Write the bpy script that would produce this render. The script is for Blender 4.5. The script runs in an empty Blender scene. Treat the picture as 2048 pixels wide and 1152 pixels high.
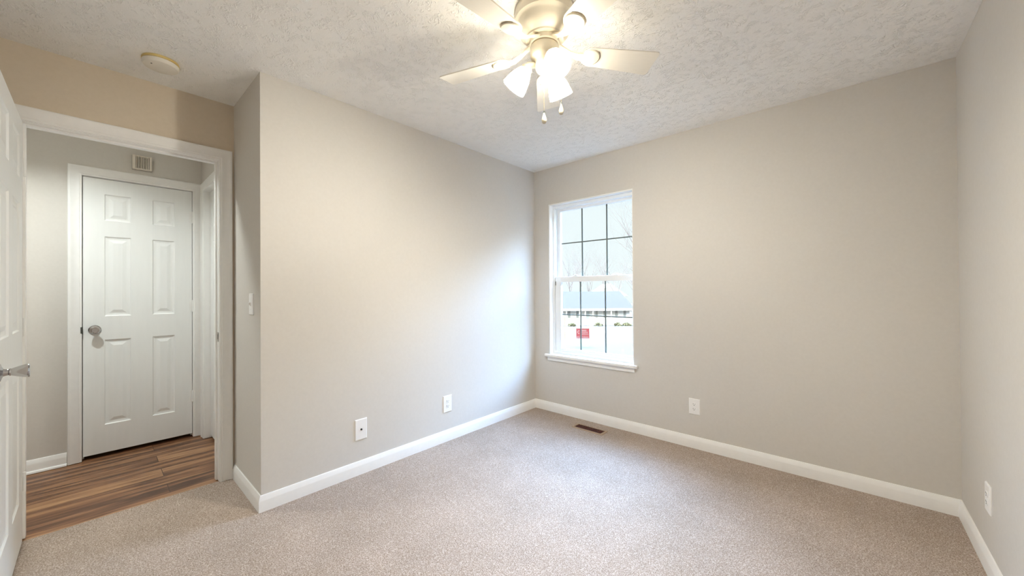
import bpy, bmesh, math, random
from mathutils import Vector, Matrix
R = math.radians
random.seed(7)
SC = bpy.context.scene
COL = SC.collection

# ------------------------------------------------------------------ camera
CAM_H = 1.2137
cd = bpy.data.cameras.new('camera'); cam = bpy.data.objects.new('camera', cd); COL.objects.link(cam)
cd.sensor_fit = 'HORIZONTAL'; cd.sensor_width = 36.0; cd.lens = 36.0 * 748.7 / 2048.0
cd.clip_start = 0.02; cd.clip_end = 400
_a, _b, _c = R(41.845), R(0.3465), R(-0.3812)
F0 = Vector((-math.sin(_a), math.cos(_a), 0)); R0 = Vector((math.cos(_a), math.sin(_a), 0)); U0 = Vector((0, 0, 1))
_F = F0 * math.cos(_b) + U0 * math.sin(_b); _U1 = U0 * math.cos(_b) - F0 * math.sin(_b)
_R = R0 * math.cos(_c) + _U1 * math.sin(_c); _U = _U1 * math.cos(_c) - R0 * math.sin(_c)
cam.matrix_world = Matrix(((_R.x, _U.x, -_F.x, 0), (_R.y, _U.y, -_F.y, 0), (_R.z, _U.z, -_F.z, CAM_H), (0, 0, 0, 1)))
SC.camera = cam

# ------------------------------------------------------------------ exposure and light
SC.view_settings.view_transform = 'Standard'; SC.view_settings.look = 'None'
SC.view_settings.exposure = 0.34; SC.view_settings.gamma = 1.0; SC.view_settings.use_curve_mapping = False
SC.cycles.max_bounces = 14; SC.cycles.diffuse_bounces = 10; SC.cycles.transparent_max_bounces = 16
SC.cycles.caustics_reflective = False; SC.cycles.caustics_refractive = False
SC.cycles.sample_clamp_indirect = 6.0
SC.cycles.use_denoising = True

SKY_LOW = 0.87       # pale sky near the horizon
SKY_HIGH = 40.0      # bright upper sky
SKY_BACK = 0.32      # how much of that remains on the side of the sky behind the house
SKY_SUN = 46.0       # extra brightness of the cloud lit side of the sky, high over the street
BULB = 1930.0        # bulbs of the ceiling fan
HALL_FILL = 460.0        # added hallway light, out of view

w = bpy.data.worlds.new('sky'); SC.world = w; w.use_nodes = True
nt = w.node_tree; nt.nodes.clear()
def wn(t, **k):
    n = nt.nodes.new(t)
    for a, v in k.items(): setattr(n, a, v)
    return n
tc = wn('ShaderNodeTexCoord'); sp = wn('ShaderNodeSeparateXYZ'); nt.links.new(tc.outputs['Generated'], sp.inputs[0])
mr = wn('ShaderNodeMapRange', interpolation_type='SMOOTHSTEP'); nt.links.new(sp.outputs['Z'], mr.inputs['Value'])
mr.inputs['From Min'].default_value = 0.25; mr.inputs['From Max'].default_value = 0.50
zd = wn('ShaderNodeMapRange', interpolation_type='SMOOTHSTEP'); nt.links.new(sp.outputs['Z'], zd.inputs['Value'])
zd.inputs['From Min'].default_value = 0.60; zd.inputs['From Max'].default_value = 0.92
zd.inputs['To Min'].default_value = 1.0; zd.inputs['To Max'].default_value = 0.18
md = wn('ShaderNodeMath', operation='MULTIPLY'); nt.links.new(mr.outputs[0], md.inputs[0]); nt.links.new(zd.outputs[0], md.inputs[1])
mr.inputs['To Min'].default_value = 0.0; mr.inputs['To Max'].default_value = SKY_HIGH
mb_ = wn('ShaderNodeMapRange', interpolation_type='SMOOTHSTEP'); nt.links.new(sp.outputs['Y'], mb_.inputs['Value'])
mb_.inputs['From Min'].default_value = -0.25; mb_.inputs['From Max'].default_value = 0.35
mb_.inputs['To Min'].default_value = SKY_BACK; mb_.inputs['To Max'].default_value = 1.0
up_ = wn('ShaderNodeMath', operation='MULTIPLY_ADD'); nt.links.new(md.outputs[0], up_.inputs[0]); nt.links.new(mb_.outputs[0], up_.inputs[1])
up_.inputs[2].default_value = SKY_LOW
dt = wn('ShaderNodeVectorMath', operation='DOT_PRODUCT'); nt.links.new(tc.outputs['Generated'], dt.inputs[0])
dt.inputs[1].default_value = Vector((-0.42, 0.66, 0.62)).normalized()
ms = wn('ShaderNodeMapRange', interpolation_type='SMOOTHSTEP'); nt.links.new(dt.outputs['Value'], ms.inputs['Value'])
ms.inputs['From Min'].default_value = 0.90; ms.inputs['From Max'].default_value = 1.0
ms.inputs['To Min'].default_value = 0.0; ms.inputs['To Max'].default_value = SKY_SUN
ad = wn('ShaderNodeMath', operation='ADD'); nt.links.new(up_.outputs[0], ad.inputs[0]); nt.links.new(ms.outputs[0], ad.inputs[1])
cm = wn('ShaderNodeMapRange'); nt.links.new(sp.outputs['Z'], cm.inputs['Value'])
cm.inputs['From Min'].default_value = 0.20; cm.inputs['From Max'].default_value = 0.55
cr = wn('ShaderNodeMix', data_type='RGBA'); cb = wn('ShaderNodeMapRange', interpolation_type='SMOOTHSTEP'); nt.links.new(sp.outputs['Y'], cb.inputs['Value'])
cb.inputs['From Min'].default_value = -0.05; cb.inputs['From Max'].default_value = 0.40
cf = wn('ShaderNodeMath', operation='MULTIPLY'); nt.links.new(cm.outputs[0], cf.inputs[0]); nt.links.new(cb.outputs[0], cf.inputs[1])
nt.links.new(cf.outputs[0], cr.inputs[0])
cr.inputs[6].default_value = (0.90, 0.975, 1.0, 1); cr.inputs[7].default_value = (0.33, 0.57, 1.0, 1)
bg = wn('ShaderNodeBackground'); nt.links.new(cr.outputs[2], bg.inputs[0]); nt.links.new(ad.outputs[0], bg.inputs[1])
wo = wn('ShaderNodeOutputWorld'); nt.links.new(bg.outputs[0], wo.inputs[0])

# ------------------------------------------------------------------ dimensions (metres, from the camera fit)
H = 2.44
XA, YB, XC, YP, XD, YN = -2.424, 3.062, 0.442, 0.616, -3.007, -0.40
XE, XH = -4.12, -3.122          # hall far wall, hall face of the doorway wall
YH0 = -2.6                      # hall far end
DY0, DY1, DZ = -0.237, 0.534, 2.062     # bedroom doorway
WX0, WX1, WZ0, WZ1 = -2.242, -1.357, 0.545, 2.075   # window hole

# ------------------------------------------------------------------ helpers
class MB:
    def __init__(s): s.v = []; s.f = []
    def add(s, vs, fs):
        o = len(s.v); s.v += [tuple(v) for v in vs]; s.f += [tuple(i + o for i in f) for f in fs]; return s
    def box(s, x0, x1, y0, y1, z0, z1):
        vs = [(x0,y0,z0),(x1,y0,z0),(x1,y1,z0),(x0,y1,z0),(x0,y0,z1),(x1,y0,z1),(x1,y1,z1),(x0,y1,z1)]
        return s.add(vs, [(0,3,2,1),(4,5,6,7),(0,1,5,4),(1,2,6,5),(2,3,7,6),(3,0,4,7)])
    def loops(s, rings, cap0=True, cap1=True, closed=True):
        n = len(rings[0]); vs = [p for r in rings for p in r]; fs = []
        for i in range(len(rings) - 1):
            for j in range(n if closed else n - 1):
                k = (j + 1) % n
                fs.append((i*n+j, i*n+k, (i+1)*n+k, (i+1)*n+j))
        if cap0: fs.append(tuple(reversed(range(n))))
        if cap1: fs.append(tuple((len(rings)-1)*n + j for j in range(n)))
        return s.add(vs, fs)
    def tube(s, pts, rad, n=10, caps=True):
        pts = [Vector(p) for p in pts]
        if not hasattr(rad, '__len__'): rad = [rad] * len(pts)
        rings = []; u = None
        for i, p in enumerate(pts):
            t = (pts[min(i+1, len(pts)-1)] - pts[max(i-1, 0)]).normalized()
            if u is None:
                u = t.orthogonal().normalized()
            else:
                u = (u - t * u.dot(t)); u = u.normalized() if u.length > 1e-6 else t.orthogonal().normalized()
            q = t.cross(u)
            rings.append([p + (u*math.cos(2*math.pi*j/n) + q*math.sin(2*math.pi*j/n)) * rad[i] for j in range(n)])
        return s.loops(rings, caps, caps)
    def lathe(s, prof, org=(0,0,0), axis=(0,0,1), n=32, caps=True):
        ax = Vector(axis).normalized(); u = ax.orthogonal().normalized(); q = ax.cross(u); o = Vector(org)
        rings = [[o + ax*z + (u*math.cos(2*math.pi*j/n) + q*math.sin(2*math.pi*j/n)) * max(r, 1e-4) for j in range(n)] for r, z in prof]
        return s.loops(rings, caps, caps)
    def prism(s, poly, fn, a, b):
        # poly: 2D points, fn(u, v, t) -> 3D
        return s.loops([[fn(u, v, a) for u, v in poly], [fn(u, v, b) for u, v in poly]])
    def build(s, name, mat, parent=None, smooth=False, bevel=0, loc=None):
        me = bpy.data.meshes.new(name); me.from_pydata(s.v, [], s.f)
        bm = bmesh.new(); bm.from_mesh(me); bmesh.ops.recalc_face_normals(bm, faces=bm.faces[:]); bm.to_mesh(me); bm.free()
        me.materials.append(mat)
        if smooth:
            for p in me.polygons: p.use_smooth = True
            try: me.set_sharp_from_angle(angle=R(smooth if smooth is not True else 40))
            except Exception: pass
        o = bpy.data.objects.new(name, me); COL.objects.link(o)
        if bevel:
            m = o.modifiers.new('bevel', 'BEVEL'); m.width = bevel; m.segments = 2; m.limit_method = 'ANGLE'; m.angle_limit = R(35)
        if parent: o.parent = parent
        if loc: o.location = loc
        return o

def empty(name, loc=(0,0,0), rz=0):
    o = bpy.data.objects.new(name, None); COL.objects.link(o); o.location = loc; o.rotation_euler = (0,0,rz)
    o.empty_display_size = 0.1
    return o
def tag(o, label=None, cat=None, group=None, kind=None):
    if label: o['label'] = label
    if cat: o['category'] = cat
    if group: o['group'] = group
    if kind: o['kind'] = kind
    return o
def struct(o, label, cat): return tag(o, label, cat, kind='structure')
def copy_tree(o, parent=None):
    c = o.copy(); COL.objects.link(c)
    if parent: c.parent = parent
    for ch in [x for x in o.children]: copy_tree(ch, c)
    return c

# ------------------------------------------------------------------ materials
def material(name, color, rough=0.5, metal=0.0, spec=0.5):
    m = bpy.data.materials.new(name); m.use_nodes = True
    b = m.node_tree.nodes['Principled BSDF']
    b.inputs['Base Color'].default_value = (*color, 1); b.inputs['Roughness'].default_value = rough
    b.inputs['Metallic'].default_value = metal; b.inputs['Specular IOR Level'].default_value = spec
    return m
class N:
    def __init__(s, m): s.m = m; s.t = m.node_tree; s.b = s.t.nodes['Principled BSDF']
    def n(s, typ, ins=None, **k):
        x = s.t.nodes.new(typ)
        for a, v in k.items(): setattr(x, a, v)
        for key, v in (ins or {}).items():
            if isinstance(v, bpy.types.NodeSocket): s.t.links.new(v, x.inputs[key])
            else: x.inputs[key].default_value = v
        return x
    def math(s, op, a, b=0.0):
        x = s.n('ShaderNodeMath', {0: a, 1: b}, operation=op); return x.outputs[0]
    def ramp(s, fac, stops):
        x = s.n('ShaderNodeValToRGB', {0: fac}); e = x.color_ramp.elements
        while len(e) < len(stops): e.new(0.5)
        for q, (p, c) in zip(e, stops): q.position = p; q.color = (*c, 1)
        return x.outputs[0]
    def link(s, a, key): s.t.links.new(a, s.b.inputs[key])
    def bump(s, height, strength, dist):
        x = s.n('ShaderNodeBump', {'Height': height, 'Strength': strength, 'Distance': dist}); s.link(x.outputs[0], 'Normal')
def noisy(name, c0, c1, scale, rough=0.6, bump=0.0, dist=0.002, stretch=(1,1,1)):
    m = material(name, c0, rough); q = N(m)
    tcx = q.n('ShaderNodeTexCoord'); mp = q.n('ShaderNodeMapping', {0: tcx.outputs['Object'], 'Scale': stretch})
    no = q.n('ShaderNodeTexNoise', {'Vector': mp.outputs[0], 'Scale': scale, 'Detail': 4.0})
    q.link(q.ramp(no.outputs[0], [(0.3, c0), (0.7, c1)]), 'Base Color')
    if bump: q.bump(no.outputs[0], bump, dist)
    return m

M = {}
M['wall'] = noisy('greige_wall_paint', (0.595,0.567,0.527), (0.613,0.585,0.545), 60, 0.75, 0.05, 0.001)
M['tanwall'] = noisy('tan_wall_tone', (0.62,0.535,0.425), (0.64,0.555,0.445), 60, 0.75, 0.05, 0.001)  # tanner base colour for the doorway wall than for the others
M['trim'] = noisy('white_semigloss_trim', (0.82,0.815,0.80), (0.84,0.835,0.82), 30, 0.35, 0.02, 0.0005)
M['door'] = noisy('white_door_paint', (0.80,0.81,0.80), (0.82,0.83,0.82), 40, 0.4, 0.03, 0.0005, (1,1,0.1))
M['vinyl'] = material('white_vinyl', (0.82,0.84,0.85), 0.35)
M['grille'] = material('backlit_dark_grille', (0.10,0.12,0.11), 0.5)  # backlit darkness of the muntins is put into their base colour
M['plate'] = material('white_plastic_plate', (0.83,0.82,0.81), 0.35)
M['slot'] = material('dark_slot', (0.015,0.014,0.013), 0.6)
M['chrome'] = material('satin_nickel', (0.52,0.51,0.51), 0.17, 1.0)
M['darkmetal'] = material('tarnished_latch_metal', (0.10,0.11,0.10), 0.4, 0.8)
M['cream'] = noisy('cream_plastic', (0.56,0.50,0.38), (0.60,0.54,0.42), 30, 0.4)
M['smoke'] = noisy('off_white_plastic', (0.74,0.70,0.62), (0.77,0.73,0.65), 30, 0.45)
M['yellowed'] = noisy('yellowed_plastic', (0.62,0.46,0.16), (0.70,0.56,0.25), 20, 0.45)
M['fan'] = noisy('ivory_fan_enamel', (0.74,0.68,0.56), (0.77,0.71,0.59), 20, 0.35)
M['blade'] = noisy('white_fan_blade_laminate', (0.78,0.74,0.66), (0.80,0.76,0.68), 18, 0.45, stretch=(1,8,1))
M['seam'] = material('shadow_brown_seam', (0.30,0.24,0.15), 0.6)
M['brass'] = material('pale_brass_chain', (0.75,0.66,0.45), 0.3, 1.0)
M['chime'] = noisy('beige_chime_plastic', (0.70,0.64,0.55), (0.73,0.67,0.58), 25, 0.5)
M['chimedark'] = material('chime_gap', (0.20,0.17,0.125), 0.7)
M['register'] = noisy('tan_register_enamel', (0.30,0.205,0.135), (0.34,0.235,0.155), 40, 0.45)
M['registerdark'] = material('dark_red_brown_louvre', (0.085,0.016,0.012), 0.6)
M['duct'] = material('duct_dark', (0.02,0.012,0.01), 0.8)

# ceiling: stomped, slapped brush texture
m = material('stomp_textured_ceiling_paint', (0.88,0.87,0.85), 0.85); M['ceiling'] = m; q = N(m)
tcx = q.n('ShaderNodeTexCoord')
warp = q.n('ShaderNodeTexNoise', {'Vector': tcx.outputs['Object'], 'Scale': 9.0, 'Detail': 2.0})
wv = q.n('ShaderNodeVectorMath', {0: warp.outputs['Color'], 1: (0.5,0.5,0.5)}, operation='SUBTRACT')
wsc = q.n('ShaderNodeVectorMath', {0: wv.outputs[0], 'Scale': 0.16}, operation='SCALE')
pos = q.n('ShaderNodeVectorMath', {0: tcx.outputs['Object'], 1: wsc.outputs[0]}, operation='ADD')
n1 = q.n('ShaderNodeTexNoise', {'Vector': pos.outputs[0], 'Scale': 55.0, 'Detail': 1.5, 'Roughness': 0.5})
ridge = q.math('SUBTRACT', 1.0, q.math('MULTIPLY', q.math('ABSOLUTE', q.math('SUBTRACT', n1.outputs[0], 0.5)), 8.0))
ridge = q.n('ShaderNodeMath', {0: ridge, 1: 0.0}, operation='MAXIMUM').outputs[0]
msk = q.n('ShaderNodeTexNoise', {'Vector': tcx.outputs['Object'], 'Scale': 26.0, 'Detail': 2.0})
mk = q.n('ShaderNodeMapRange', {'Value': msk.outputs[0], 'From Min': 0.47, 'From Max': 0.60})
r2 = q.math('MULTIPLY', ridge, mk.outputs[0])
n2 = q.n('ShaderNodeTexNoise', {'Vector': pos.outputs[0], 'Scale': 130.0, 'Detail': 2.0})
bl = q.n('ShaderNodeMapRange', {'Value': n2.outputs[0], 'From Min': 0.60, 'From Max': 0.72})
hsum = q.math('ADD', r2, q.math('MULTIPLY', bl.outputs[0], 0.55))
q.bump(hsum, 0.70, 0.0046)

# carpet: fleck pile
m = material('beige_fleck_carpet', (0.45,0.38,0.30), 0.95, 0, 0.1); M['carpet'] = m; q = N(m)
tcx = q.n('ShaderNodeTexCoord')
n1 = q.n('ShaderNodeTexNoise', {'Vector': tcx.outputs['Object'], 'Scale': 190.0, 'Detail': 3.0, 'Roughness': 0.7})
n3 = q.n('ShaderNodeTexVoronoi', {'Vector': tcx.outputs['Object'], 'Scale': 230.0})
n2 = q.n('ShaderNodeTexNoise', {'Vector': tcx.outputs['Object'], 'Scale': 2.6, 'Detail': 5.0, 'Roughness': 0.6})
fleck = q.math('ADD', q.math('MULTIPLY', n1.outputs[0], 0.72), q.math('MULTIPLY', n3.outputs['Distance'], 0.34))
c1 = q.ramp(fleck, [(0.30, (0.13,0.092,0.066)), (0.42, (0.262,0.204,0.161)), (0.54, (0.385,0.313,0.264)), (0.68, (0.54,0.463,0.412))])
c2 = q.ramp(n2.outputs[0], [(0.32, (0.88,0.87,0.86)), (0.68, (1.06,1.05,1.05))])
mx = q.n('ShaderNodeMix', data_type='RGBA', blend_type='MULTIPLY'); mx.inputs[0].default_value = 1.0
q.t.links.new(c1, mx.inputs[6]); q.t.links.new(c2, mx.inputs[7]); q.link(mx.outputs[2], 'Base Color')
q.bump(fleck, 0.5, 0.006)

# hall floor: walnut vinyl planks running along Y
m = material('walnut_vinyl_plank', (0.2,0.1,0.05), 0.38); M['plank'] = m; q = N(m)
tcx = q.n('ShaderNodeTexCoord')
mp = q.n('ShaderNodeMapping', {0: tcx.outputs['Object'], 'Rotation': (0,0,R(90)), 'Location': (0.31,0.05,0)})
bk = q.n('ShaderNodeTexBrick', {'Vector': mp.outputs[0], 'Color1': (0,0,0,1), 'Color2': (1,1,1,1), 'Mortar': (0.5,0.5,0.5,1), 'Scale': 1.0,
         'Mortar Size': 0.0016, 'Mortar Smooth': 0.0, 'Bias': 0.0, 'Brick Width': 1.22, 'Row Height': 0.152})
bk.offset = 0.37; bk.offset_frequency = 2
rnd = q.n('ShaderNodeSeparateColor', {0: bk.outputs['Color']}).outputs[0]
offs = q.n('ShaderNodeCombineXYZ', {0: q.math('MULTIPLY', rnd, 7.0), 1: q.math('MULTIPLY', rnd, 13.0), 2: 0.0})
gp = q.n('ShaderNodeMapping', {0: tcx.outputs['Object'], 'Scale': (22.0,1.6,1.0)})
gv = q.n('ShaderNodeVectorMath', {0: gp.outputs[0], 1: offs.outputs[0]}, operation='ADD')
gn = q.n('ShaderNodeTexNoise', {'Vector': gv.outputs[0], 'Scale': 1.0, 'Detail': 5.0, 'Roughness': 0.6, 'Distortion': 0.6})
mixv = q.math('ADD', q.math('MULTIPLY', gn.outputs[0], 0.9), q.math('MULTIPLY', rnd, 0.16))
cw = q.ramp(mixv, [(0.36, (0.075,0.033,0.017)), (0.49, (0.20,0.093,0.044)), (0.59, (0.32,0.165,0.078)), (0.74, (0.46,0.27,0.135))])
mx = q.n('ShaderNodeMix', data_type='RGBA'); q.t.links.new(bk.outputs['Fac'], mx.inputs[0]); q.t.links.new(cw, mx.inputs[6])
mx.inputs[7].default_value = (0.05,0.022,0.012,1); q.link(mx.outputs[2], 'Base Color')
q.bump(gn.outputs[0], 0.06, 0.002)

# clear window glass
m = bpy.data.materials.new('clear_glass'); m.use_nodes = True; M['glass'] = m; t = m.node_tree; t.nodes.clear()
tr = t.nodes.new('ShaderNodeBsdfTransparent'); tr.inputs[0].default_value = (0.96,0.985,0.98,1)
gl = t.nodes.new('ShaderNodeBsdfGlossy'); gl.inputs['Roughness'].default_value = 0.02
mi = t.nodes.new('ShaderNodeMixShader'); mi.inputs[0].default_value = 0.05
ou = t.nodes.new('ShaderNodeOutputMaterial')
t.links.new(tr.outputs[0], mi.inputs[1]); t.links.new(gl.outputs[0], mi.inputs[2]); t.links.new(mi.outputs[0], ou.inputs[0])

# frosted lamp shade
m = bpy.data.materials.new('frosted_shade_glass'); m.use_nodes = True; M['shade'] = m; t = m.node_tree; t.nodes.clear()
tl = t.nodes.new('ShaderNodeBsdfTranslucent'); tl.inputs[0].default_value = (0.96,0.93,0.86,1)
df = t.nodes.new('ShaderNodeBsdfDiffuse'); df.inputs[0].default_value = (0.90,0.88,0.82,1)
mi = t.nodes.new('ShaderNodeMixShader'); mi.inputs[0].default_value = 0.88
ou = t.nodes.new('ShaderNodeOutputMaterial')
t.links.new(df.outputs[0], mi.inputs[1]); t.links.new(tl.outputs[0], mi.inputs[2])
tp = t.nodes.new('ShaderNodeBsdfTransparent'); tp.inputs[0].default_value = (1.0,0.98,0.94,1)      # part of the light passes straight through the thin frosting
m2 = t.nodes.new('ShaderNodeMixShader'); m2.inputs[0].default_value = 0.21
t.links.new(mi.outputs[0], m2.inputs[1]); t.links.new(tp.outputs[0], m2.inputs[2]); t.links.new(m2.outputs[0], ou.inputs[0])
def emitter(name, color, strength):
    m = bpy.data.materials.new(name); m.use_nodes = True; t = m.node_tree; t.nodes.clear()
    e = t.nodes.new('ShaderNodeEmission'); e.inputs[0].default_value = (*color, 1); e.inputs[1].default_value = strength
    o = t.nodes.new('ShaderNodeOutputMaterial'); t.links.new(e.outputs[0], o.inputs[0]); return m
M['bulb'] = emitter('warm_bulb', (1.0,0.955,0.835), BULB)
M['hall_fill'] = emitter('added_hall_glow', (0.94,1.0,0.97), HALL_FILL)

# outdoor materials
M['lawn'] = noisy('dry_winter_grass', (0.0175,0.0160,0.0115), (0.0215,0.020,0.015), 1.4, 0.9)
M['street'] = noisy('pale_concrete_street', (0.027,0.0245,0.0230), (0.029,0.0265,0.025), 3.0, 0.9)
M['mulch'] = noisy('pinkish_mulch_bed', (0.050,0.040,0.036), (0.058,0.048,0.043), 2.0, 0.9)
M['siding'] = noisy('white_lap_siding', (0.60,0.58,0.54), (0.64,0.62,0.58), 6.0, 0.7)
M['roofing'] = noisy('grey_roof_shingle', (0.048,0.038,0.036), (0.058,0.047,0.045), 3.0, 0.9)
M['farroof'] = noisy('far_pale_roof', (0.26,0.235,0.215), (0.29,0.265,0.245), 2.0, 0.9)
M['shutter'] = material('grey_green_shutter', (0.24,0.245,0.225), 0.6)
M['teal'] = material('pale_teal_door_paint', (0.34,0.37,0.35), 0.5)
M['housewin'] = material('house_window_pane', (0.60,0.60,0.57), 0.3)
M['porch'] = material('white_porch_wood', (0.70,0.66,0.60), 0.6)
M['bark'] = noisy('pale_grey_bark', (0.105,0.082,0.072), (0.13,0.102,0.092), 3.0, 0.9)
M['twig'] = noisy('pinkish_twig_bark', (0.165,0.128,0.118), (0.195,0.155,0.145), 3.0, 0.9)
M['shrub'] = noisy('yellow_green_foliage', (0.11,0.105,0.055), (0.16,0.15,0.08), 8.0, 0.9)
M['signred'] = material('red_sign_face', (0.20,0.016,0.022), 0.5)
M['signwhite'] = material('white_sign_print', (0.26,0.22,0.21), 0.5)
M['post'] = noisy('weathered_post_wood', (0.26,0.21,0.17), (0.30,0.25,0.21), 5.0, 0.9)

# ------------------------------------------------------------------ room shell
struct(MB().box(-3.02, XC+.12, YN-.12, YB+.17, -.1, 0).build('floor', M['carpet']), 'beige fleck carpet covering the bedroom floor', 'carpet')
struct(MB().box(XE-.9, -3.02, YH0-.12, YP+.9, -.1, -.004).build('floor_hall', M['plank']), 'brown walnut plank floor of the hallway beyond the doorway', 'floor')
struct(MB().box(XE-.9, XC+.12, YH0-.12, YB+.17, H, H+.1).build('ceiling', M['ceiling']), 'white stomp textured ceiling', 'ceiling')
struct(MB().box(XA-.12, XA, YP, YB, 0, H).build('wall_left', M['wall']), 'long greige wall between the window corner and the doorway nook', 'wall')
struct(MB().box(XH, XA-.12, YP, YP+.12, 0, H).build('wall_return', M['wall']), 'narrow greige return wall holding the light switch', 'wall')
b = MB()
b.box(XA-.12, WX0, YB, YB+.17, 0, H).box(WX1, XC+.12, YB, YB+.17, 0, H).box(WX0, WX1, YB, YB+.17, 0, WZ0).box(WX0, WX1, YB, YB+.17, WZ1, H)
struct(b.build('wall_back', M['wall']), 'greige wall with the single window', 'wall')
struct(MB().box(XC, XC+.12, YN-.12, YB, 0, H).build('wall_right', M['wall']), 'greige wall along the right edge of the room', 'wall')
struct(MB().box(XH, XC, YN-.12, YN, 0, H).build('wall_front', M['wall']), 'greige wall behind the open white door', 'wall')
b = MB()
J = .018
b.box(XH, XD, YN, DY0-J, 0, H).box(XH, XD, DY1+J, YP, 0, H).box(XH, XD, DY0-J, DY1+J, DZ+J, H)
struct(b.build('wall_doorway', M['tanwall']), 'tan wall above and around the bedroom doorway', 'wall')
struct(MB().box(XH, XD, YH0, YN-.12, 0, H).build('wall_hall_near', M['wall']), 'hallway wall on the near side', 'wall')
struct(MB().box(XE-.12, XD, YH0-.12, YH0, 0, H).build('wall_hall_end', M['wall']), 'wall closing the far end of the hallway', 'wall')
HY0, HY1, HZ = -.058, .556, 2.068        # linen closet door opening (on x = XE)
b = MB()
b.box(XE-.12, XE, YH0, HY0-J, 0, H).box(XE-.12, XE, HY1+J, YP+.12, 0, H).box(XE-.12, XE, HY0-J, HY1+J, HZ+J, H)
struct(b.build('wall_hall_far', M['wall']), 'grey hallway wall holding the closed six panel door', 'wall')
SX0, SX1, SZ = -3.985, -3.275, 2.055     # side door opening (on y = YP)
b = MB()
b.box(XE, SX0-J, YP, YP+.12, 0, H).box(SX1+J, XH, YP, YP+.12, 0, H).box(SX0-J, SX1+J, YP, YP+.12, SZ+J, H)
struct(b.build('wall_hall_side', M['wall']), 'grey hallway side wall right of the closed door', 'wall')
# closet and side room boxes behind the closed doors
b = MB(); b.box(XE-.9, XE-.82, -.4, YP+.12, 0, H).box(XE-.82, XE-.12, -.4, -.32, 0, H).box(XE-.82, XE-.12, YP+.04, YP+.12, 0, H)
struct(b.build('wall_closet', M['wall']), 'closet walls behind the closed hall door', 'wall')
b = MB(); b.box(XE-.12, XA-.12, YP+.82, YP+.9, 0, H).box(XE-.12, XE-.04, YP+.12, YP+.82, 0, H)
struct(b.build('wall_side_room', M['wall']), 'wall of the room behind the hallway side door', 'wall')

# ------------------------------------------------------------------ baseboards
BP = [(0,0), (.014,0), (.014,.059), (.0132,.0625), (.0075,.083), (.0055,.0875), (.002,.089), (0,.089)]
def baseboard(name, p0, p1, m0, m1, nrm, label):
    p0 = Vector((*p0,0)); p1 = Vector((*p1,0)); d = (p1-p0).normalized(); n = Vector((*nrm,0))
    r0 = [p0 + n*u + d*(m0*u) + Vector((0,0,z)) for u, z in BP]
    r1 = [p1 + n*u + d*(m1*u) + Vector((0,0,z)) for u, z in BP]
    o = MB().loops([r0, r1]).build(name, M['trim'], smooth=25)
    return struct(o, label, 'baseboard')
baseboard('baseboard_left', (XA,YP), (XA,YB), -1, -1, (1,0), 'white baseboard under the long wall left of the window')
baseboard('baseboard_return', (XD+.018,YP), (XA,YP), 0, 1, (0,-1), 'short white baseboard beside the doorway casing')
baseboard('baseboard_back', (XA,YB), (XC,YB), 1, -1, (0,-1), 'white baseboard under the window wall')
baseboard('baseboard_right', (XC,YN), (XC,YB), 1, -1, (-1,0), 'white baseboard along the wall at the right edge')
baseboard('baseboard_front', (XD,YN), (XC,YN), 1, -1, (0,1), 'white baseboard behind the open door')
b = baseboard('baseboard_hall', (XE,YH0), (XE,HY0-.07), 0, 0, (1,0), 'white baseboard with shoe moulding left of the closed hall door')
MB().prism([(0,0),(.026,0),(.024,.010),(.014,.017),(0,.017)], lambda u,v,t: (XE+u,t,v), YH0, HY0-.07).build('shoe_moulding', M['trim'], b, smooth=25)

# ------------------------------------------------------------------ door casings and jambs
CP = [(0,0), (0,.009), (.003,.011), (.010,.011), (.014,.014), (.030,.012), (.048,.015), (.056,.018), (.064,.018), (.068,.015), (.068,0)]
def casing_mesh(fn, s0, s1, zt):
    # fn(s, z, v): s across, z up, v out of the wall
    path = [lambda u: (s0-u, 0.0), lambda u: (s0-u, zt+u), lambda u: (s1+u, zt+u), lambda u: (s1+u, 0.0)]
    return MB().loops([[fn(*p(u), v) for u, v in CP] for p in path])
def jamb_mesh(fn, s0, s1, zt, d0, d1, stop0, stop1):
    # jamb boards lining the hole between depths d0..d1 and a thin stop between stop0..stop1
    b = MB()
    def bx(a0,a1,z0,z1,e0,e1):
        c = [fn(a,z,e) for a in (a0,a1) for z in (z0,z1) for e in (e0,e1)]
        xs, ys, zs = zip(*c); b.box(min(xs),max(xs),min(ys),max(ys),min(zs),max(zs))
    bx(s0-J,s0,0,zt+J,d0,d1); bx(s1,s1+J,0,zt+J,d0,d1); bx(s0,s1,zt,zt+J,d0,d1)
    bx(s0,s0+.010,0,zt,stop0,stop1); bx(s1-.010,s1,0,zt,stop0,stop1); bx(s0+.010,s1-.010,zt-.010,zt,stop0,stop1)
    return b
# bedroom doorway (in the wall x = XD)
f1 = lambda s,z,v: (XD+v, s, z)
t1 = empty('trim_1', (XD,.15,0)); struct(t1, 'white moulded casing around the bedroom doorway', 'door casing')
def under(root, *objs):
    for o in objs:
        o.parent = root; o.matrix_parent_inverse = Matrix.Translation(-Vector(root.location))
under(t1, casing_mesh(f1, DY0-.003, DY1+.003, DZ+.003).build('casing', M['trim'], smooth=20))
under(t1, casing_mesh(lambda s,z,v: (XH-v, s, z), DY0-.003, DY1+.003, DZ+.003).build('casing', M['trim'], smooth=20))
under(t1, jamb_mesh(f1, DY0, DY1, DZ, -.115, 0.0, -.075, -.040).build('jamb', M['trim'], bevel=.0012))
b = MB(); b.box(-3.033,-3.0075, DY1-.0022, DY1, .896, .956)
sp_ = b.build('strike_plate', M['chrome'], bevel=.0006); under(t1, sp_)
sh = MB().box(-3.026,-3.014, DY1-.0026, DY1-.0018, .910, .942).build('latch_hole', M['slot']); sh.parent = sp_
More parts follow.
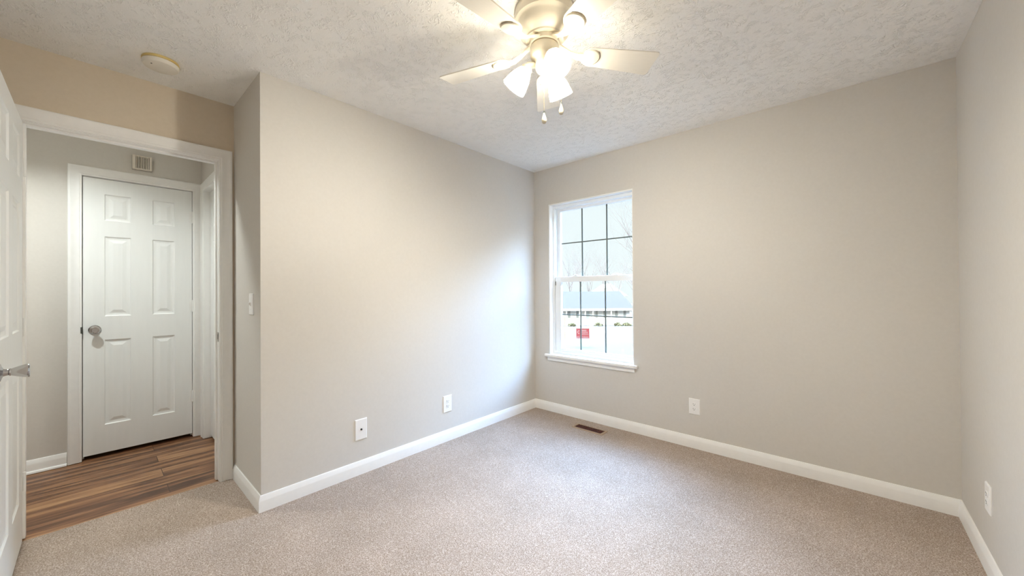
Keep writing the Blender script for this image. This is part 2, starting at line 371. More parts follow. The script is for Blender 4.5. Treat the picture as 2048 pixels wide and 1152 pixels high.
# linen closet door in the hall (wall x = XE)
f2 = lambda s,z,v: (XE+v, s, z)
t2 = empty('trim_2', (XE,.25,0)); struct(t2, 'white casing around the closed door across the hallway', 'door casing')
c2_ = MB().loops([[f2(*p(u), v) for u, v in CP] for p in (lambda u: (HY0-u,0.0), lambda u: (HY0-u,HZ+u), lambda u: (min(HY1+u,YP-.001),HZ+u), lambda u: (min(HY1+u,YP-.001),0.0))])
under(t2, c2_.build('casing', M['trim'], smooth=20))
under(t2, jamb_mesh(f2, HY0, HY1, HZ, -.12, 0.0, -.085, -.050).build('jamb', M['trim'], bevel=.0012))
under(t2, MB().box(XE-.006, XE+.0125, HY0-.007, HY0+.0022, .922, .968).build('strike_plate', M['darkmetal']))
# side door in the hall (wall y = YP)
f3 = lambda s,z,v: (s, YP-v, z)
t3 = empty('trim_3', (-3.6,YP,0)); struct(t3, 'white casing on the hallway side wall, half hidden by the doorway', 'door casing')
c3_ = MB().loops([[f3(*p(u), v) for u, v in CP] for p in (lambda u: (SX0-u*1.2,0.0), lambda u: (SX0-u*1.2,SZ+u), lambda u: (SX1+u,SZ+u), lambda u: (SX1+u,0.0))])
under(t3, c3_.build('casing', M['trim'], smooth=20))
under(t3, jamb_mesh(f3, SX0, SX1, SZ, -.12, 0.0, -.10, -.075).build('jamb', M['trim'], bevel=.0012))

# ------------------------------------------------------------------ six panel doors
ROWS = [(.232,.865), (1.04,1.636), (1.755,1.952)]
def six_panel(wd, ht, th, cols, z0=0.0):
    # local: x 0..wd, z z0..ht, front face y = 0, back y = th
    b = MB()
    xs = sorted({0, wd, *[c for p in cols for c in p]}); zs = sorted({z0, ht, *[c for p in ROWS for c in p]})
    rings = [(0,0), (.006,.0065), (.016,.0085), (.024,.0085), (.046,.0025)]
    for side in (0, 1):
        y = lambda d: d if side == 0 else th - d
        for i in range(len(xs)-1):
            for j in range(len(zs)-1):
                x0, x1, za, zb = xs[i], xs[i+1], zs[j], zs[j+1]
                if (x0,x1) in cols and (za,zb) in ROWS:
                    b.loops([[(x0+o,y(d),za+o),(x1-o,y(d),za+o),(x1-o,y(d),zb-o),(x0+o,y(d),zb-o)] for o, d in rings], False, True)
                else:
                    b.add([(x0,y(0),za),(x1,y(0),za),(x1,y(0),zb),(x0,y(0),zb)], [(0,1,2,3)])
    b.add([(0,0,z0),(wd,0,z0),(wd,th,z0),(0,th,z0),(0,0,ht),(wd,0,ht),(wd,th,ht),(0,th,ht)], [(0,1,2,3),(4,5,6,7),(0,3,7,4),(1,2,6,5)])
    return b
def weld(o):
    bm = bmesh.new(); bm.from_mesh(o.data); bmesh.ops.remove_doubles(bm, verts=bm.verts[:], dist=1e-5)
    bmesh.ops.recalc_face_normals(bm, faces=bm.faces[:]); bm.to_mesh(o.data); bm.free()
# door_1: the bedroom door, swung open 90 degrees
LEAF = .764
d1 = empty('door_1', (-2.985, -.232, 0)); struct(d1, 'open white six panel door at the left edge', 'door')
# local x runs along +X away from the hinges; front face looks to +Y (into the room), so mirror y
o = six_panel(LEAF, 2.045, .035, [(.112,.330), (.436,.652)], .014)
o.v = [(x,-y,z) for x,y,z in o.v]
leaf = o.build('door_leaf', M['door'], d1); weld(leaf)
KX = LEAF-.060
knob_prof = [(.0,0),(.033,0),(.033,.003),(.030,.007),(.020,.010),(.0135,.013),(.012,.018),(.0115,.024),(.0135,.027),(.0125,.030),(.0150,.036),(.0190,.046),(.0230,.058),(.0252,.066),(.0250,.070),(.0225,.0725),(.0,.0735)]
MB().lathe(knob_prof, (KX,0,.927), (0,1,0), 40).build('knob', M['chrome'], d1, smooth=35)['label'] = 'satin nickel knob flaring to a flat end'
MB().lathe(knob_prof, (KX,-.035,.927), (0,-1,0), 40).build('knob', M['chrome'], d1, smooth=35)
MB().box(LEAF-.0004, LEAF+.0012, -.030, -.005, .898, .955).build('latch_plate', M['chrome'], d1)
for z in (.30, 1.05, 1.83):
    b = MB(); b.tube([(-.0065,.0058,z-.045),(-.0065,.0058,z+.045)], .0055, 10)
    b.box(-.008, .0, -.030, -.0005, z-.045, z+.045)
    b.build('hinge', M['trim'], d1, smooth=30)
# door_2: closed closet door across the hall, hinges on the right
d2 = empty('door_2', (XE-.012, HY0+.004, 0)); struct(d2, 'closed white six panel door across the hallway', 'door')
W2 = HY1-HY0-.007
o = six_panel(W2, HZ-.004, .035, [(.106,.246), (.366,.498)], .026)
o.v = [(-y, x, z) for x,y,z in o.v]        # front face to +X, width along +Y
leaf = o.build('door_leaf', M['door'], d2); weld(leaf)
kp2 = [(.0,0),(.033,0),(.033,.004),(.029,.008),(.017,.010),(.013,.014),(.012,.026),(.016,.032),(.024,.038),(.0275,.045),(.0275,.051),(.024,.056),(.0165,.0575),(.0155,.0555),(.0,.0555)]
k = MB().lathe(kp2, (0,.058,.943), (1,0,0), 40).build('knob', M['chrome'], d2, smooth=35); k['label'] = 'round satin nickel knob'
MB().box(-.030, .0022, -.0052, -.0006, .915, .972).build('latch_plate', M['darkmetal'], d2)['label'] = 'dark tarnished latch plate'
for z in (.341, 1.099, 1.847):
    b = MB(); b.tube([(.0085,W2+.002,z-.045),(.0085,W2+.002,z+.045)], .006, 10); b.tube([(.0085,W2+.002,z-.049),(.0085,W2+.002,z+.049)], .0035, 8)
    b.box(.0004, .003, W2-.016, W2+.002, z-.044, z+.044)
    b.build('hinge', M['trim'], d2, smooth=30)
# door_3: hallway side door, closed, mostly hidden
d3 = empty('door_3', (SX0+.003, YP+.036, 0)); struct(d3, 'white door edge showing beyond the doorway jamb', 'door')
leaf = six_panel(SX1-SX0-.006, SZ-.004, .035, [(.112,.306), (.408,.592)], .02).build('door_leaf', M['door'], d3); weld(leaf)
MB().lathe(kp2, (.645,0,.943), (0,-1,0), 32).build('knob', M['chrome'], d3, smooth=35)

# ------------------------------------------------------------------ window
w1 = empty('window_1', ((WX0+WX1)/2, YB, .545)); struct(w1, 'white double hung window with grilles darkened as if backlit', 'window')
def wpart(mb, name, mat, parent=None, **k):
    o = mb.build(name, mat, **k); o.parent = parent or w1
    if parent is None: o.matrix_parent_inverse = Matrix.Translation(-Vector(w1.location))
    return o
ST = .572                                   # top of the stool
fr = MB()
FY0, FY1 = YB+.060, YB+.165
fr.box(WX0, WX0+.030, FY0, FY1, ST, WZ1-.012).box(WX1-.014, WX1, FY0, FY1, ST, WZ1-.012).box(WX0+.030, WX1-.014, FY0, FY1, WZ1-.040, WZ1-.012).box(WX0+.030, WX1-.014, FY0, FY1, ST, ST+.030)
fr.box(WX0+.030, WX0+.036, FY0+.028, FY0+.034, ST+.03, WZ1-.04)
wpart(fr, 'frame', M['vinyl'], bevel=.0015)
li = MB(); li.box(WX0, WX0+.012, YB+.001, FY0, ST, WZ1).box(WX1-.006, WX1, YB+.001, FY0, ST, WZ1).box(WX0+.012, WX1-.006, YB+.001, FY0, WZ1-.012, WZ1)
wpart(li, 'jamb_liner', M['trim'], bevel=.001)
GX0, GX1 = -2.158, -1.396
V1, V2 = -1.927, -1.663
def sash(name, y0, y1, z0, z1, rb, rt, hz, label, GX0):
    s = MB()
    s.box(WX0+.034, GX0, y0, y1, z0, z1).box(GX1, WX1-.015, y0, y1, z0, z1).box(GX0, GX1, y0, y1, z0, z0+rb).box(GX0, GX1, y0, y1, z1-rt, z1)
    so = wpart(s, name, M['vinyl'], bevel=.002); so['label'] = label
    ym = (y0+y1)/2
    g = MB().box(GX0-.004, GX1+.004, ym-.002, ym+.002, z0+rb-.004, z1-rt+.004)
    wpart(g, 'pane', M['glass'], so)
    m_ = MB(); hw = .0065
    for x in (V1, V2): m_.box(x-hw, x+hw, ym+.0035, ym+.0075, z0+rb-.002, z1-rt+.002)
    for a, c in ((GX0-.002, V1-hw), (V1+hw, V2-hw), (V2+hw, GX1+.002)): m_.box(a, c, ym+.0035, ym+.0075, hz-hw*.8, hz+hw*.8)
    wpart(m_, 'grille', M['grille'], so)['label'] = 'thin muntin grille between panes, coloured in its backlit shade'
    return so
sash('lower_sash', YB+.066, YB+.098, ST+.012, 1.345, .045, .052, .967, 'lower sash of the window', -2.142)
up = sash('upper_sash', YB+.104, YB+.136, 1.295, WZ1-.034, .045, .030, 1.684, 'upper sash of the window', -2.172)
for x in (-1.98, -1.56):
    lk = MB(); lk.box(x-.028, x+.028, YB+.070, YB+.096, 1.345, 1.352).box(x-.012, x+.022, YB+.074, YB+.090, 1.352, 1.361)
    wpart(lk, 'sash_lock', M['vinyl'], bevel=.002)
st = MB().box(WX0-.040, WX1+.040, YB-.034, YB, ST-.026, ST).box(WX0, WX1, YB, FY0+.01, ST-.026, ST)
wpart(st, 'stool', M['trim'], bevel=.006)
ap = MB().prism([(0,0),(.009,0),(.012,.004),(.012,.030),(.016,.038),(.016,.040),(0,.040)], lambda u,v,t: (t, YB-u, ST-.066+v), WX0-.013, WX1+.010)
wpart(ap, 'apron', M['trim'], smooth=25)
tl_ = MB().box(WX0+.0362, WX0+.040, FY0+.0005, FY0+.0055, 1.26, 1.30)
wpart(tl_, 'tilt_latch', M['darkmetal'])

# ------------------------------------------------------------------ ceiling fan
FC = Vector((-.985, 1.325, 0))
fan = empty('ceiling_fan', (FC.x, FC.y, H)); tag(fan, 'white five blade ceiling fan with three lit shades', 'ceiling fan')
# local z measured down from the ceiling (negative)
hp = [(.128,0),(.130,-.012),(.132,-.030),(.130,-.046),(.122,-.054),(.118,-.060),(.116,-.078),(.108,-.098),(.096,-.112),(.088,-.117),(.084,-.121),(.083,-.128),(.0,-.128)]
MB().lathe(hp, n=56).build('motor_housing', M['fan'], fan, smooth=35)
MB().lathe([(.062,-.128),(.064,-.130),(.066,-.148),(.062,-.152),(.0,-.152)], n=48).build('flywheel', M['fan'], fan, smooth=35)
MB().lathe([(.0595,-.152),(.0595,-.157),(.0,-.157)], n=48, caps=True).build('seam_ring', M['seam'], fan)['label'] = 'thin dark gap above the light kit'
sw = MB().lathe([(.061,-.157),(.063,-.160),(.063,-.196),(.058,-.206),(.044,-.214),(.040,-.222),(.040,-.250),(.034,-.262),(.018,-.268),(.0,-.269)], n=48).build('switch_housing', M['fan'], fan, smooth=35)
BZ = 2.262 - H
def blade_mesh():
    # outline in (r, w): rounded root, slightly widening to a squared tip with soft corners
    out = []
    r0, r1 = .170, .522
    for i in range(13):
        a = math.pi/2 + math.pi*i/12
        out.append((r0+.052+.052*math.cos(a), .050*math.sin(a)))
    tipc = .012
    for i in range(7):
        a = -math.pi/2 + (math.pi/2)*i/6; out.append((r1-tipc+tipc*math.cos(a), -(.066-tipc)+tipc*math.sin(a)))
    for i in range(7):
        a = (math.pi/2)*i/6; out.append((r1-tipc+tipc*math.cos(a), (.066-tipc)+tipc*math.sin(a)))
    return MB().loops([[(r,q_,0) for r,q_ in out], [(r,q_,.0055) for r,q_ in out]])
def iron_mesh():
    b = MB()
    # arm from the flywheel dropping to the blade
    pts = [(.056,0,-.140-BZ+.002),(.085,0,-.150-BZ),(.118,0,.008),(.150,0,-.003),(.188,0,-.0025)]
    rings = []
    for i, (x,y,z) in enumerate(pts):
        hw = [.018,.013,.012,.016,.022][i]; ht = .004
        rings.append([(x,-hw,z-ht),(x,hw,z-ht),(x,hw,z+ht),(x,-hw,z+ht)])
    b.loops(rings)
    b.lathe([(.0,-.0085),(.030,-.0082),(.040,-.006),(.043,-.003),(.043,-.0005),(.0,-.0005)], (.212,0,0), n=32)
    return b
def slot_mesh():
    # half-moon slot of the blade iron, its open back edge dark
    b = MB(); inner = []; outer = []
    for i in range(13):
        a = R(-52 + 104*i/12)
        inner.append((.212+.0435*math.cos(a), .0435*math.sin(a))); outer.append((.212+.0460*math.cos(a), .0460*math.sin(a)))
    poly = inner + outer[::-1]
    return b.loops([[(x,y,-.0022) for x,y in poly], [(x,y,.0) for x,y in poly]])
bm0, im0, sm0 = blade_mesh(), iron_mesh(), slot_mesh()
proto = None
for i in range(5):
    if proto is None:
        bl_ = bm0.build('blade', M['blade'], fan, bevel=.001)
        ir_ = im0.build('blade_iron', M['fan'], bl_, smooth=30)
        sl_ = sm0.build('half_moon_slot', M['seam'], ir_ if False else bl_)
        proto = bl_
    else:
        bl_ = copy_tree(proto, fan)
    bl_.location = (0,0,BZ)
    bl_.rotation_mode = 'QUATERNION'
    ang = R(52.3 + 72*i)
    bl_.rotation_quaternion = Matrix.Rotation(ang, 3, 'Z').to_quaternion() @ Matrix.Rotation(R(-12), 3, 'X').to_quaternion()
# three lamps
TAU = R(38)
for i, deg in enumerate((207, 329, 94)):
    az = R(deg); hx = Vector((math.cos(az), math.sin(az), 0))
    ax = (hx*math.sin(TAU) - Vector((0,0,1))*math.cos(TAU)).normalized()
    rim = hx*.142 + Vector((0,0,2.122-H))
    base = rim - ax*.106
    arm = MB(); arm.tube([hx*.030+Vector((0,0,-.232)), hx*.048+Vector((0,0,-.226)), base-ax*.012, base+ax*.004], [.013,.013,.016,.020], 16)
    arm.lathe([(.0,-.006),(.020,-.004),(.026,.002),(.027,.018),(.025,.020),(.0,.020)], base, ax, 28)
    hld = arm.build('lamp_holder', M['fan'], fan, smooth=35)
    sh_prof = [(.0265,.012),(.0275,.016),(.034,.028),(.042,.046),(.048,.068),(.0525,.090),(.055,.106)]
    prof = sh_prof + [(r-.0022, z) for r, z in reversed(sh_prof)]
    ux = ax.orthogonal().normalized()
    MB().lathe(prof, base, ax, 40, caps=False).build('lamp_shade', M['shade'], hld, smooth=60)['label'] = 'frosted white glass shade'
    bp_ = [(.0,.020),(.012,.021),(.013,.036),(.018,.046),(.0255,.060),(.0270,.070),(.0245,.081),(.016,.090),(.0,.0935)]
    MB().lathe(bp_, base, ax, 24).build('light_bulb', M['bulb'], hld, smooth=60)['label'] = 'glowing round bulb'
# pull chains
for (dx, dy, zb) in ((.020, -.033, 1.938), (.066, .030, 1.984)):
    c = MB(); zt = 2.20 if dx < .03 else 2.248
    n_ = int((zt - zb - .045)/.0062)
    for j in range(n_):
        z = zt - j*.0062
        c.lathe([(.0,-.0021),(.0015,-.0015),(.0021,0),(.0015,.0015),(.0,.0021)], (dx,dy,z-H), n=6)
    c.tube([(dx,dy,zt-H),(dx,dy,zb+.045-H)], .0006, 5)
    ch = c.build('pull_chain', M['brass'], fan, smooth=60)
    MB().lathe([(.0,.046),(.003,.046),(.0036,.038),(.0,.038)], (dx,dy,zb-H), n=12).build('connector', M['darkmetal'], ch)
    MB().lathe([(.0,.040),(.0028,.038),(.0048,.030),(.0085,.018),(.0108,.008),(.0100,.0),(.0065,-.007),(.0,-.010)], (dx,dy,zb-H), n=20).build('pendant', M['cream'], ch, smooth=60)['label'] = 'cream teardrop pull'

# ------------------------------------------------------------------ smoke detector
sd = empty('smoke_detector', (-2.700, .236, H)); tag(sd, 'round off white smoke detector on the ceiling near the doorway', 'smoke detector')
MB().lathe([(.073,0),(.075,-.004),(.075,-.012),(.070,-.014),(.0,-.014)], n=48).build('base_ring', M['yellowed'], sd, smooth=35)['label'] = 'yellowed base ring'
MB().lathe([(.070,-.012),(.074,-.015),(.074,-.026),(.069,-.034),(.052,-.039),(.030,-.041),(.0,-.041)], n=48).build('cover', M['smoke'], sd, smooth=35)
MB().lathe([(.0035,-.036),(.0035,-.0405),(.0,-.0405)], (.030,-.038,0), n=12).build('test_hole', M['slot'], sd)

# ------------------------------------------------------------------ wall plates (local: x across, z up, front to -y)
def plate_body(b, hw, hh, d=.006):
    e = .004
    b.loops([[(-hw,0,-hh),(hw,0,-hh),(hw,0,hh),(-hw,0,hh)], [(-hw,-d*.5,-hh),(hw,-d*.5,-hh),(hw,-d*.5,hh),(-hw,-d*.5,hh)],
             [(-hw+e,-d,-hh+e),(hw-e,-d,-hh+e),(hw-e,-d,hh-e),(-hw+e,-d,hh-e)]])
    return b
def make_outlet(hw, hh):
    r = empty('wall_outlet')
    plate_body(MB(), hw, hh).build('cover_plate', M['plate'], r)
    for s in (1, -1):
        z = s*.0195
        out = [(.0165*math.cos(a)*1.0, max(-.0135,min(.0135,.0165*math.sin(a)))) for a in [2*math.pi*j/28 for j in range(28)]]
        f = MB().loops([[(x,-.0055,z+y) for x,y in out], [(x,-.0085,z+y) for x,y in out]]).build('receptacle', M['plate'], r)
        b = MB(); b.box(-.0085,-.0060,-.0090,-.0084,z+.000,z+.0085).box(.0058,.0080,-.0090,-.0084,z+.001,z+.0080)
        b.lathe([(.0,0),(.0030,0),(.0030,.0006),(.0,.0006)], (0,-.0084,z-.0065), (0,-1,0), 14)
        b.build('slots', M['slot'], f)
    MB().lathe([(.0,0),(.0032,0),(.0026,.0012),(.0,.0014)], (0,-.006,0), (0,-1,0), 14).build('screw', M['plate'], r, smooth=40)
    return r
oA = make_outlet(.042, .0665); oA.location = (XA, 1.911, .2985); oA.rotation_euler = (0,0,R(90))
tag(oA, 'white duplex outlet low on the long left wall near the corner', 'outlet', 'white duplex outlets')
oB = copy_tree(oA); oB.location = (-.878, YB, .3155); oB.rotation_euler = (0,0,0); oB.scale = (.94,1,.90)
tag(oB, 'white duplex outlet on the window wall right of the window', 'outlet', 'white duplex outlets')
oC = copy_tree(oA); oC.location = (XC, 2.541, .3135); oC.rotation_euler = (0,0,R(-90)); oC.scale = (.94,1,.90)
tag(oC, 'white duplex outlet on the right wall seen nearly edge on', 'outlet', 'white duplex outlets')
cx = empty('cable_plate', (XA, 1.187, .295), R(90)); tag(cx, 'white cable jack plate on the left wall nearest the doorway', 'wall plate')
plate_body(MB(), .041, .0685).build('cover_plate', M['plate'], cx)
b = MB().lathe([(.0,0),(.0062,0),(.0062,.002),(.0045,.003),(.0045,.008),(.0,.009)], (0,-.006,0), (0,-1,0), 16).build('coax_jack', M['slot'], cx); b['label'] = 'small dark coax jack'
ls = empty('light_switch', (-2.594, YP, 1.142)); tag(ls, 'white toggle light switch on the narrow return wall', 'light switch')
plate_body(MB(), .040, .062).build('cover_plate', M['plate'], ls)
MB().loops([[(-.0055,-.005,-.012),(.0055,-.005,-.012),(.0055,-.005,.012),(-.0055,-.005,.012)], [(-.005,-.018,.002),(.005,-.018,.002),(.005,-.017,.010),(-.005,-.017,.010)]]).build('toggle', M['plate'], ls)
for z in (.030,-.030):
    MB().lathe([(.0,0),(.003,0),(.0024,.0012),(.0,.0014)], (0,-.006,z), (0,-1,0), 12).build('screw', M['plate'], ls, smooth=40)

# ------------------------------------------------------------------ floor register
fg = empty('floor_register', (-1.680, 2.872, 0)); tag(fg, 'tan floor vent with dark louvres in the carpet under the window', 'floor vent')
hw, hd = .150, .054; iw, id_ = .129, .040
b = MB()
ring = lambda a, c, z: [(-a,-c,z),(a,-c,z),(a,c,z),(-a,c,z)]
b.loops([ring(hw,hd,.0005), ring(hw-.004,hd-.004,.006), ring(iw,id_,.007), ring(iw,id_,.001)], False, False)
b.build('rim', M['register'], fg)
MB().box(-iw, iw, -id_, id_, .0004, .0012).build('duct_floor', M['duct'], fg)
for row in (-.0205, .0205):
    for k in range(15):
        x = -iw + .009 + k*(2*iw-.018)/14
        MB().box(x-.0028, x+.0028, row-.0180, row+.0180, .0012, .0056).build('louvre', M['registerdark'], fg)
MB().box(-iw, iw, -.0022, .0022, .0012, .0060).build('centre_bar', M['registerdark'], fg)

# ------------------------------------------------------------------ door chime in the hall
dc = empty('door_chime', (XE, .251, 2.225)); tag(dc, 'beige slotted doorbell chime above the closed hall door', 'door chime')
b = MB(); b.box(0, .010, -.055, .055, -.054, .054).build('back_plate', M['chimedark'], dc)
b = MB(); b.box(.010, .042, -.055, -.036, -.054, .054).box(.010, .042, .040, .055, -.054, .054).box(.010, .036, -.036, .040, -.054, -.044).box(.010, .036, -.036, .040, .046, .054)
b.build('cover', M['chime'], dc, bevel=.002)
for k in range(8):
    y = -.0305 + k*.0092
    MB().box(.014, .038, y-.0024, y+.0024, -.044, .046).build('slat', M['chime'], dc)

# ------------------------------------------------------------------ added hallway light (unseen downlight, put in to brighten the hall)
hl = empty('added_hall_light', (-3.36, -.22, H)); tag(hl, 'unseen white cylinder downlight added to brighten the hallway', 'added light')
MB().lathe([(.0,0),(.092,0),(.092,-.085),(.086,-.085),(.086,-.024),(.0,-.024)], n=40).build('fill_can', M['trim'], hl, smooth=35)  # added can, shaped to keep its light off the upper hall wall
MB().lathe([(.070,-.0245),(.070,-.030),(.0,-.030)], n=32).build('fill_lens', M['hall_fill'], hl)

# ------------------------------------------------------------------ outdoors (yard frame: lat along R0, dist along F0)
YAW = R(41.845)
def yd(lat, dist, z): v = R0*lat + F0*dist; return (v.x, v.y, z)
def height(d):
    ks = [(3.2,-.50),(10,-.88),(18,-1.50),(25,-2.05),(40,-3.20),(62,-4.60),(90,-5.0),(170,-5.2)]
    for (a,za),(b_,zb) in zip(ks, ks[1:]):
        if d <= b_: return za + (zb-za)*(d-a)/(b_-a)
    return ks[-1][1]
def strip(name, dists, mat, label, cat, dz=0):
    rows = [[yd(l, d, height(d)+dz) for l in (-30,-10,10,30,60)] for d in dists]
    b = MB(); n = 5
    b.add([p for r in rows for p in r], [(i*n+j, i*n+j+1, (i+1)*n+j+1, (i+1)*n+j) for i in range(len(rows)-1) for j in range(n-1)])
    # give the ground real depth below
    b.add([p for r in rows for p in [(x,y,z-.5) for x,y,z in r]], [((i*n+j), (i+1)*n+j, (i+1)*n+j+1, i*n+j+1) for i in range(len(rows)-1) for j in range(n-1)])
    o = b.build(name, mat); return struct(o, label, cat)
strip('lawn', (5.0,10,14,18,22,25), M['lawn'], 'pale dry lawn outside the window', 'lawn')
strip('street', (25,32,40), M['street'], 'pale street beyond the front lawn', 'street')
strip('yard', (40,50,62,75,90,170), M['mulch'], 'far yard around the house across the street', 'yard')

# house across the street
HD = 60.0
hs = empty('house', yd(13.2, HD, 0), YAW); tag(hs, 'white one storey house with grey roof across the street', 'house')
# local x along facade (lat - 13.2), y away from viewer
def hx(px): return (px-1024)/748.7*HD - 13.2
def hz(py): return CAM_H - (py-581.5)/748.7*HD
gz, ez, rz_ = -4.75, hz(618.5), hz(585)
MB().box(-16, hx(1263), 0, 8, gz, ez).build('wall', M['siding'], hs)
xr = hx(1266); b = MB()
b.add([(-16.5,-1.05,ez-.05),(xr,-1.05,ez-.05),(xr,9.6,ez-.05),(-16.5,9.6,ez-.05),(-16.5,4,rz_),(hx(1253),4,rz_),
       (-16.5,-1.05,ez-.3),(xr,-1.05,ez-.3),(xr,9.6,ez-.3),(-16.5,9.6,ez-.3)],
      [(0,1,5,4),(1,2,5),(2,3,4,5),(3,0,4),(0,6,7,1),(1,7,8,2),(2,8,9,3),(3,9,6,0),(6,9,8,7)])
b.build('roof', M['roofing'], hs)
MB().box(-16.5, xr, -1.17, -1.05, ez-.34, ez-.02).build('fascia', M['porch'], hs)
for a, c in ((1138,1154.5), (1192.7,1209), (1232.3,1249)):
    xa, xc = hx(a), hx(c); mid = (xa+xc)/2
    w_ = MB().box(xa+.25, xc-.25, -.06, .02, hz(637.5), hz(622)).build('window', M['porch'], hs)
    MB().box(xa+.32, xc-.32, -.075, -.05, hz(637), hz(622.6)).build('pane', M['housewin'], w_)
    for xx in (xa, xc):
        MB().box(xx-.19, xx+.19, -.05, -.002, hz(637.5), hz(622)).build('shutter', M['shutter'], hs)
MB().box(hx(1172.5), hx(1178), -.06, -.002, hz(645), hz(623)).build('front_door', M['teal'], hs)
MB().box(-12, hx(1258), -1.0, 0, gz, hz(648)).build('porch_deck', M['porch'], hs)
for px_ in (1131, 1157, 1168, 1183, 1219, 1256):
    MB().box(hx(px_)-.07, hx(px_)+.07, -1.0, -.88, hz(648), ez-.3).build('porch_post', M['porch'], hs)
for a, c in ((1131,1157), (1184,1219), (1219,1256)):
    b = MB(); xa, xc = hx(a), hx(c); zt, zb_ = hz(638), hz(647)
    b.box(xa, xc, -.97, -.91, zt-.08, zt).box(xa, xc, -.97, -.91, zb_, zb_+.08)
    n_ = int((xc-xa)/.22)
    for k in range(1, n_): x = xa+(xc-xa)*k/n_; b.box(x-.025, x+.025, -.96, -.92, zb_, zt)
    b.build('porch_railing', M['porch'], hs)
b = MB()
for k in range(4): b.box(hx(1171), hx(1181), -1.0-.35*(k+1), -1.0-.35*k, gz, hz(648)-.2*(k+1))
b.build('steps', M['porch'], hs)
for px0, px1 in ((1170.5,1176.5), (1179.5,1184.5)):
    b = MB(); z0_, z1_ = hz(640), hz(640)-1.1
    x0_ = hx(px0); b.tube([(x0_,-1.0,z0_),(x0_+.25,-3.2,z1_)], .07, 6); b.tube([(x0_+.25,-3.2,z1_),(x0_+.25,-3.2,gz)], .06, 6)
    b.build('stair_rail', M['porch'], hs)
# second house further back, only its gable shows over the first roof
h2 = empty('house', yd(29.5, 112, 0), YAW); tag(h2, 'distant grey gable roof showing above the ridge of the white house', 'house')
MB().box(-4, 4, 0, 10, -5.2, -.6).build('wall', M['siding'], h2)
MB().prism([(-5.2,-.7),(5.2,-.7),(0,3.0)], lambda u,v,t: (u,t,v), -.5, 10.5).build('roof', M['farroof'], h2)

# shrubs along the house
def shrub(lat, dist, rx, rz2, label):
    z0 = height(dist); b = MB()
    for i in range(90):
        a = random.uniform(0,2*math.pi); e = random.uniform(0,math.pi/2); rr = random.uniform(.5,1)
        c = Vector((math.cos(a)*math.cos(e)*rx*rr, math.sin(a)*math.cos(e)*rx*.7*rr, z0*0+rz2*math.sin(e)*rr+.05))
        s_ = random.uniform(.10,.2)
        u = Vector((random.uniform(-1,1),random.uniform(-1,1),random.uniform(-1,1))).normalized(); v = u.orthogonal().normalized(); q_ = u.cross(v)
        b.loops([[c+v*s_, c+q_*s_, c-v*s_, c-q_*s_], [c+u*s_*.6+v*.02, c+u*s_*.6+q_*.02, c+u*s_*.6-v*.02, c+u*s_*.6-q_*.02]])
    o = b.build('shrub', M['shrub']); o.location = yd(lat, dist, z0-.02)
    return tag(o, label, 'shrub', 'shrubs in front of the white house')
for px_, label in ((1143,'yellow green shrub left of the red sign, by the house porch'), (1196,'yellow green shrub right of the house steps'),
                   (1235,'yellow green shrub under the right shutters of the house'), (1254,'yellow green shrub at the right end of the house')):
    shrub((px_-1024)/748.7*55, 55, .75, .48, label)

# red yard sign
sg = empty('yard_sign', yd(3.385, 18, height(18)), YAW-R(6)); tag(sg, 'red real estate yard sign with white lettering on the lawn', 'sign')
pz0, pz1 = -1.12-height(18), -.65-height(18)
MB().box(-.305, .305, -.006, .006, pz0, pz1).build('panel', M['signred'], sg)
b = MB(); d_ = -.0085
def bar(x0,x1,z0,z1): b.box(-.305+x0*.61, -.305+x1*.61, d_, -.006, pz1-(pz1-pz0)*z1, pz1-(pz1-pz0)*z0)
b = MB()
# round open "C" shaped emblem, three lines of lettering, number strip
cxm, czm = -.305+.19*.61, pz1-(pz1-pz0)*.36
oc = [(cxm+.062*math.cos(R(a)), czm+.080*math.sin(R(a))) for a in range(45,316,18)]; ic = [(cxm+.036*math.cos(R(a)), czm+.050*math.sin(R(a))) for a in range(315,44,-18)]
MB().loops([[(x,d_,z) for x,z in oc+ic], [(x,-.006,z) for x,z in oc+ic]]).build('emblem', M['signwhite'], sg)
rr = random.Random(3)
def line(x0, x1, z0, z1, n):
    wch = (x1-x0)/n
    for k in range(n):
        a = x0+k*wch; p = rr.random()
        bar(a+.1*wch, a+.36*wch, z0, z1)
        if p < .7: bar(a+.36*wch, a+.82*wch, z0, z0+(z1-z0)*.3)
        if p > .3: bar(a+.36*wch, a+.82*wch, z1-(z1-z0)*.3, z1)
for args in ((.36,.80,.14,.27,5), (.36,.90,.34,.45,7), (.36,.95,.52,.61,8), (.04,.96,.80,.93,12)):
    b = MB(); line(*args)
    b.build('lettering', M['signwhite'], sg)
b = MB(); b.box(-.32,-.305,-.010,.010,-.10,pz1+.02).box(.305,.32,-.010,.010,-.10,pz1+.02).box(-.32,.32,-.010,.010,pz1,pz1+.02)
b.build('frame', M['post'], sg)
b = MB()
po = MB().box(-.05,.05,-.05,.05,-.1,1.50).build('post', M['post']); po.location = yd(3.645, 26, height(26)); po.rotation_euler = (0,0,YAW)
tag(po, 'slim weathered post standing left of the red sign', 'post')

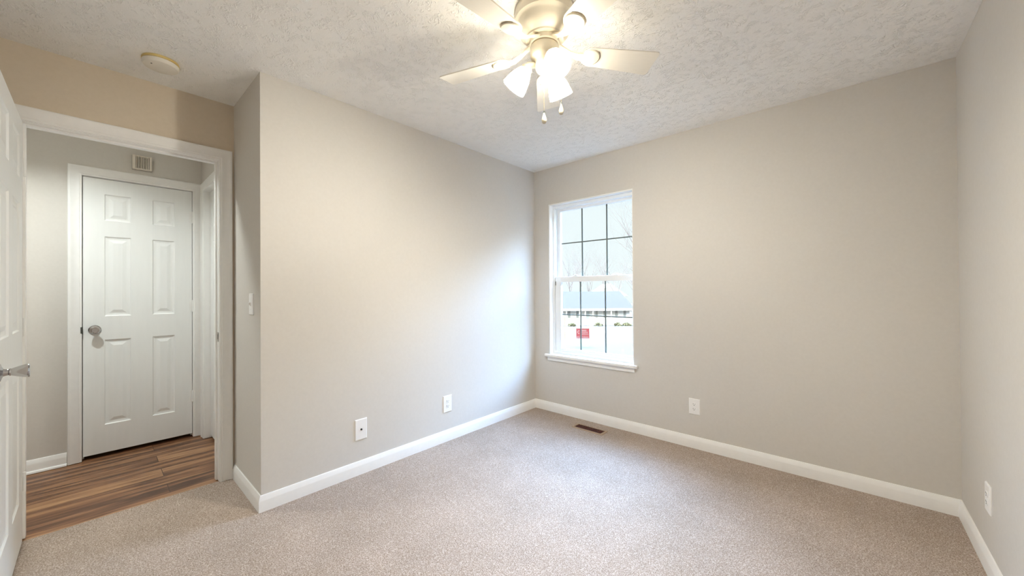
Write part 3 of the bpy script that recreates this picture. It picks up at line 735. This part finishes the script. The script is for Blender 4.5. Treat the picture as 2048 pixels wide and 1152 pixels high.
# bare trees
def tree(px_, dist, hgt, spread, seed, levels, label, mat='twig', r0=.16, lean=0.0):
    rg = random.Random(seed); b = MB(); z0 = height(dist)
    base = Vector((0,0,-.2))
    trunk = MB(); b2 = MB()
    def grow(p, d, ln, r, lv, mb):
        pts = [p]; rad = [r]; q_ = p; dd = d.copy()
        for k in range(3):
            dd = (dd + Vector((rg.uniform(-1,1),rg.uniform(-1,1),rg.uniform(-.5,.8)))*.13).normalized()
            q_ = q_ + dd*ln/3; pts.append(q_); rad.append(r*(1-.17*(k+1)))
        mb.tube(pts, rad, 5 if lv > 1 else 3)
        if lv <= 0: return
        nb = rg.choice((3,3,4)) if lv > 1 else 3
        for k in range(nb):
            i = rg.choice((1,2,3)) if k else 3
            s_ = Vector((rg.uniform(-1,1),rg.uniform(-1,1),rg.uniform(-.15,.9))).normalized()
            nd = (dd*(1-spread) + s_*spread).normalized()
            grow(pts[i], nd, ln*rg.uniform(.58,.80), rad[i]*rg.uniform(.52,.68), lv-1, b2)
    rt = empty('bare_tree', yd((px_-1024)/748.7*dist, dist, z0)); tag(rt, label, 'tree', 'bare trees outside the window')
    pts = [base, Vector((lean*.2,0,hgt*.13)), Vector((lean*.5,0,hgt*.30))]
    trunk.tube(pts, [r0*1.2, r0, r0*.85], 8)
    for k in range(4):
        a = rg.uniform(0,2*math.pi); tilt = rg.uniform(.15,.75) if k else .1
        d = Vector((math.cos(a)*tilt, math.sin(a)*tilt, 1)).normalized()
        grow(pts[2] - Vector((0,0,rg.uniform(0,hgt*.10))), d, hgt*rg.uniform(.22,.30), r0*.6, levels, b2)
    trunk.build('trunk', M['bark'], rt, smooth=60); b2.build('branches', M[mat], rt)
    return rt
tree(1140, 78, 18.5, .42, 11, 5, 'tall bare tree seen in the left panes of the upper sash', r0=.12)
tree(1178, 94, 20, .46, 12, 5, 'bare tree behind the roof left of centre of the window', r0=.12)
tree(1206, 158, 28, .46, 13, 5, 'bare tree behind the roof in the middle panes', r0=.17)
tree(1234, 82, 18, .46, 14, 5, 'bare tree behind the roof right of the distant gable', r0=.11)
tree(1266, 98, 20.5, .46, 15, 5, 'bare tree behind the right end of the white house', r0=.13)
tree(1160, 140, 26, .46, 16, 5, 'smaller bare tree far behind the house on the left', r0=.16)
tree(1290, 24, 11.0, .50, 17, 4, 'nearer bare tree reaching into the right panes', r0=.13)
bpy.context.view_layer.update()
